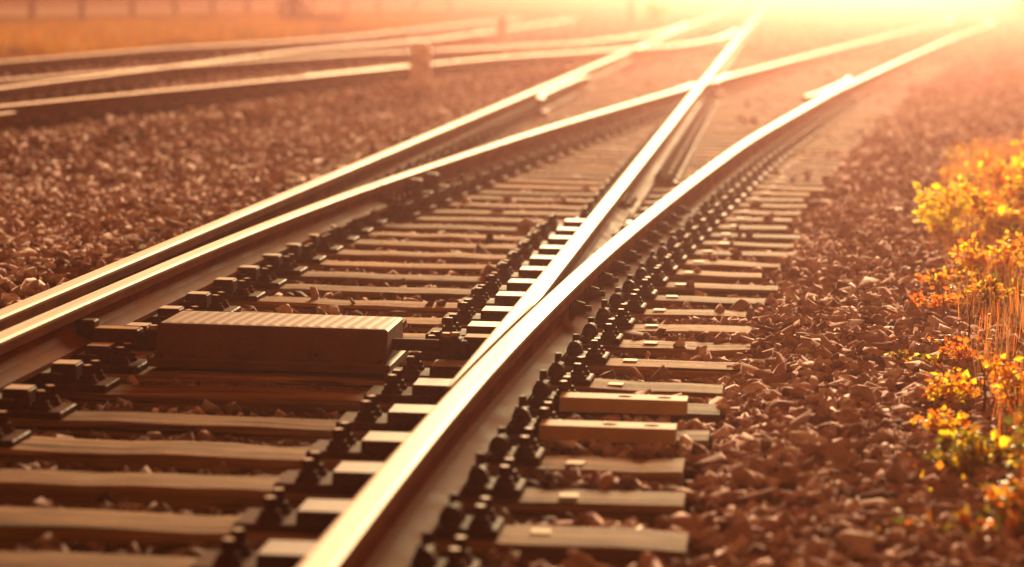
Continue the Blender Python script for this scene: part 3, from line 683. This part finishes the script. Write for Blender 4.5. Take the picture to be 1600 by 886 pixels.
stalk(1.32, 15.2, .30, .02, 'tallest thin stalk rising between the golden weeds', .004, 6)
mb = MB(); mb.tube([(-.06, .03, .012), (0, .0, .03), (.05, -.03, .012), (.09, -.05, .006)], [.003, .0035, .003, .002], 5)
tag(link('twig', mb.mesh('twig', M_STRAW), None, (.50, 10.0, .01)), 'pale dry twig lying in front of the low green-yellow weed', 'twig')
mb = MB(); mb.tube([(-.15, .0, .0), (0, .01, .012), (.16, .03, .004)], [.002, .0022, .0016], 5)
tag(link('twig', mb.mesh('twig', M_STRAW), None, (.16, 11.5, .045)), 'thin straight dry twig lying across the stones right of the sleepers', 'twig')
# dry grass on the verge
def grass_mesh(name, n, xy, hmin, hmax, wd, mats, zf, lean=.35):
    mb_v, mb_f, mb_m = [], [], []
    for i in range(n):
        x, y = xy(); z = float(zf(np.array(x), np.array(y))) - .01; h = random.uniform(hmin, hmax); a = random.uniform(0, 6.28); l = random.uniform(0, lean)*h
        dx_, dy_ = math.cos(a)*l, math.sin(a)*l; b = random.uniform(0, 3.14); wx, wy = math.cos(b)*wd, math.sin(b)*wd*.3
        k = len(mb_v); mb_v += [(x-wx, y-wy, z), (x+wx, y+wy, z), (x+dx_*.35+wx*.7, y+dy_*.35+wy*.7, z+h*.55), (x+dx_*.35-wx*.7, y+dy_*.35-wy*.7, z+h*.55), (x+dx_, y+dy_, z+h*random.uniform(.8, 1))]
        mb_f += [(k, k+1, k+2, k+3), (k+3, k+2, k+4)]; mi = random.randrange(len(mats)); mb_m += [mi, mi]
    me = bpy.data.meshes.new(name); me.from_pydata(mb_v, [], mb_f)
    for m in mats: me.materials.append(m)
    me.polygons.foreach_set('material_index', mb_m); me.update(); return me
def xy_near():
    y = random.uniform(6.6, 24)**1.0; e = max(D(y)+1.12, .50) + .03*(y-8)*.5
    if y < 14: e = .60 + .02*(y-8)
    return e + abs(random.gauss(0, .5)), y
tag(link('dry_grass', grass_mesh('dry_grass', 9000, xy_near, .03, .20, .0013, [M_STRAW, M_STRAW, M_ORA], verge_z)), 'thin dry straw-coloured grass growing along the right verge', 'grass', kind='stuff')
def xy_far_right():
    y = random.uniform(24, 120); return max(D(y)+2.0, 1.2) + abs(random.gauss(0, 1.6)) + .2, y
tag(link('verge_grass', grass_mesh('verge_grass', 5000, xy_far_right, .12, .45, .006, [M_STRAW, M_YEL, M_ORA], verge_z)), 'hazy golden grass farther along the right verge', 'grass', kind='stuff')
def litter():
    mb = MB(); r = random.Random(5)
    for _ in range(260):
        y = r.uniform(6.5, 14); x = .35 + abs(r.gauss(0, .22)) + .02*(y-8)
        leaf(mb, Vector((x, y, float(ground_z([x], [y])[0]) + .03 + r.uniform(0, .02))), Vector((r.gauss(0, 1), r.gauss(0, 1), r.uniform(-.1, .4))), Vector((0, 0, 1)), r.uniform(.015, .034), r.uniform(.005, .01), 0)
    return mb.mesh('fallen_leaves', M_ORA)
tag(link('fallen_leaves', litter()), 'small rust-coloured fallen leaves scattered on the stones by the verge', 'leaves', kind='stuff')

# ---------------------------------------------------------------- far left: grass strip, fence, wall, posts, markers
def fz(X, Y): return -.02 + .10*np.clip((-8.6-X)/.8, 0, 1) + 0*Y
STRIP = [(random.uniform(-14.5, -8.9), random.uniform(34, 90), random.uniform(.3, 1.1)) for _ in range(150)]
def xy_strip():                                                    # tussocks
    x, y, r_ = random.choice(STRIP); return min(-8.8, x + random.gauss(0, r_*.5)), y + random.gauss(0, r_)
tag(link('orange_grass', grass_mesh('orange_grass', 16000, xy_strip, .07, .34, .007, [M_FAR, M_FAR, M_FAR, M_GRN, M_STRAW], fz)), 'tall orange autumn grass strip behind the far-left rails', 'grass', kind='stuff')
def fx(y): return -16.6 + (y-70.7)*.125
fence = link('fence', None, None, (fx(60), 60, 0)); tag(fence, 'low timber post and rail fence behind the orange grass, far left', 'fence')
mb = MB(); mb.box(-.06, .06, -.06, .06, -.1, 1.15, c=.01); me_fp = mb.mesh('fence_post', M_POST)
FY = [60.5, 64.0, 67.4, 70.7, 74.0, 77.6, 81.0, 84.2, 87.4, 90.5, 94, 98, 102, 107, 112]
for y in FY: link('fence_post', me_fp, fence, (fx(y)-fx(60), y-60, 0), .1)
for i in range(len(FY)-1):
    a, b_ = FY[i], FY[i+1]; mb = MB(); L = math.hypot(b_-a, fx(b_)-fx(a))
    mb.box(-.02, .02, .0, L-.004, .60, .68, c=.006); link('fence_rail', mb.mesh('fence_rail', M_POST), fence, (fx(a)-fx(60)+.085, a-60, 0), -math.atan2(fx(b_)-fx(a), b_-a))
def road_sheet():                                                  # pale sandy service road, crowned a little, beyond the fence
    xs = np.linspace(-10.5, -3.4, 9); yy = np.arange(40, 330, 6.0); v = []; f = []
    for y in yy:
        for x in xs: v.append((fx(y)+x, y, .10 - .004*(x+7)**2*.3))
    for b_ in range(len(yy)-1):
        for a_ in range(8): k = b_*9+a_; f.append((k, k+1, k+10, k+9))
    me = bpy.data.meshes.new('road'); me.from_pydata(v, [], f); me.materials.append(M_ROAD); me.update(); return me
tag(link('road', road_sheet()), kind='structure')
pl = link('timber_pole', None, None, (-11.95, 79.0, .08)); tag(pl, 'dark thick timber pole with splayed foot standing in the orange grass', 'pole')
mb = MB(); mb.cyl((0, 0, -.2), .15, .13, 2.3, 10); link('shaft', mb.mesh('shaft', M_LOG), pl)
for s in (-1, 1):
    mb = MB(); mb.tube([(s*.42, 0, -.05), (s*.10, -.02, .75)], [.07, .06], 6); link('strut', mb.mesh('strut', M_LOG), pl)
mb = MB(); mb.cyl((0, 0, 0), .16, .15, 1.5, 8, 'x'); tag(link('log', mb.mesh('log', M_LOG), None, (-11.9, 77.2, .18), .15), 'dark log lying in the grass right of the timber pole', 'log')
def marker(x, y, z, w, h, label):
    mk = link('marker_stone', None, None, (x, y, z)); tag(mk, label, 'marker stone')
    mb = MB(); v = []; f = []; lv = [(-.1, 1.0), (h*.05, 1.0), (h*.55, .96), (h*.86, .92), (h*.95, .8), (h, .5)]
    for (zz, s) in lv:
        for i in range(8):
            a = math.pi/8 + i*math.pi/4; v.append((w/2*s*1.06*math.cos(a), w/2*s*1.06*math.sin(a), zz))
    for r in range(len(lv)-1):
        for i in range(8): j = (i+1) % 8; f.append((r*8+i, r*8+j, r*8+8+j, r*8+8+i))
    f.append(tuple(range((len(lv)-1)*8, len(lv)*8))); mb.add(v, f); link('stone_body', mb.mesh('stone_body', M_WHITE), mk)
    mb = MB(); t = w/2*1.065                                       # oblique darker band across the face
    mb.add([(-w*.4, -t, h*.62), (w*.4, -t, h*.38), (w*.4, -t, h*.52), (-w*.4, -t, h*.76), (-w*.4, -t+.02, h*.62), (w*.4, -t+.02, h*.38), (w*.4, -t+.02, h*.52), (-w*.4, -t+.02, h*.76)],
           [(0, 1, 2, 3), (0, 4, 5, 1), (3, 2, 6, 7), (1, 5, 6, 2), (0, 3, 7, 4)]); link('band', mb.mesh('band', M_BAND), mk)
marker(-3.69, 33.3, .09, .22, .44, 'white fouling-point marker stone with a darker oblique band, on the gravel by the far-left rail')
marker(-5.6, 65.5, .08, .20, .42, 'small hazy marker stone between the far tracks, beyond the nearer white one')
mb = MB(); mb.box(-.07, .07, -.07, .07, -.1, 1.0, c=.012); tag(link('short_post', mb.mesh('short_post', M_POST), None, (-4.35, 96, 0)), 'hazy short brown post beside the yellow bush near the glow', 'post')
def bush(x, y, h, sp, n, L, mats, label, seed, z=0.0, group=None):
    t = weed(x, y, h, sp, 14, n, L, mats, label, group, z, seed); t.name = 'bush'; t['category'] = 'bush'; return t
bush(-3.75, 99, .55, .4, 420, .12, [M_YEL], 'yellow bush right of the hazy short post, under the glow', 71)
for i, (x, y, h, m, lb) in enumerate([(11.4, 150, 1.1, M_GRN, 'hazy greenish bush far off in the top right corner')]):
    bush(x, y, h, h*.7, 360, .05+.0008*y, [m, M_ORA], lb, 80+i, z=.02)

# ---------------------------------------------------------------- haze
mb = MB(); mb.box(-460, 460, -25, 910, -1.3, 2.5)
hz = bpy.data.materials.new('haze'); hz.use_nodes = True; n = hz.node_tree; n.nodes.clear()
out = n.nodes.new('ShaderNodeOutputMaterial'); add = n.nodes.new('ShaderNodeAddShader')
for i, (col, den, g_) in enumerate(HAZE):
    pv = n.nodes.new('ShaderNodeVolumePrincipled')
    pv.inputs['Color'].default_value = (*col, 1); pv.inputs['Density'].default_value = den; pv.inputs['Anisotropy'].default_value = g_
    n.links.new(pv.outputs[0], add.inputs[i])
n.links.new(add.outputs[0], out.inputs['Volume'])
tag(link('haze', mb.mesh('haze', hz)), 'warm low evening haze glowing towards the sun', 'haze', kind='stuff')
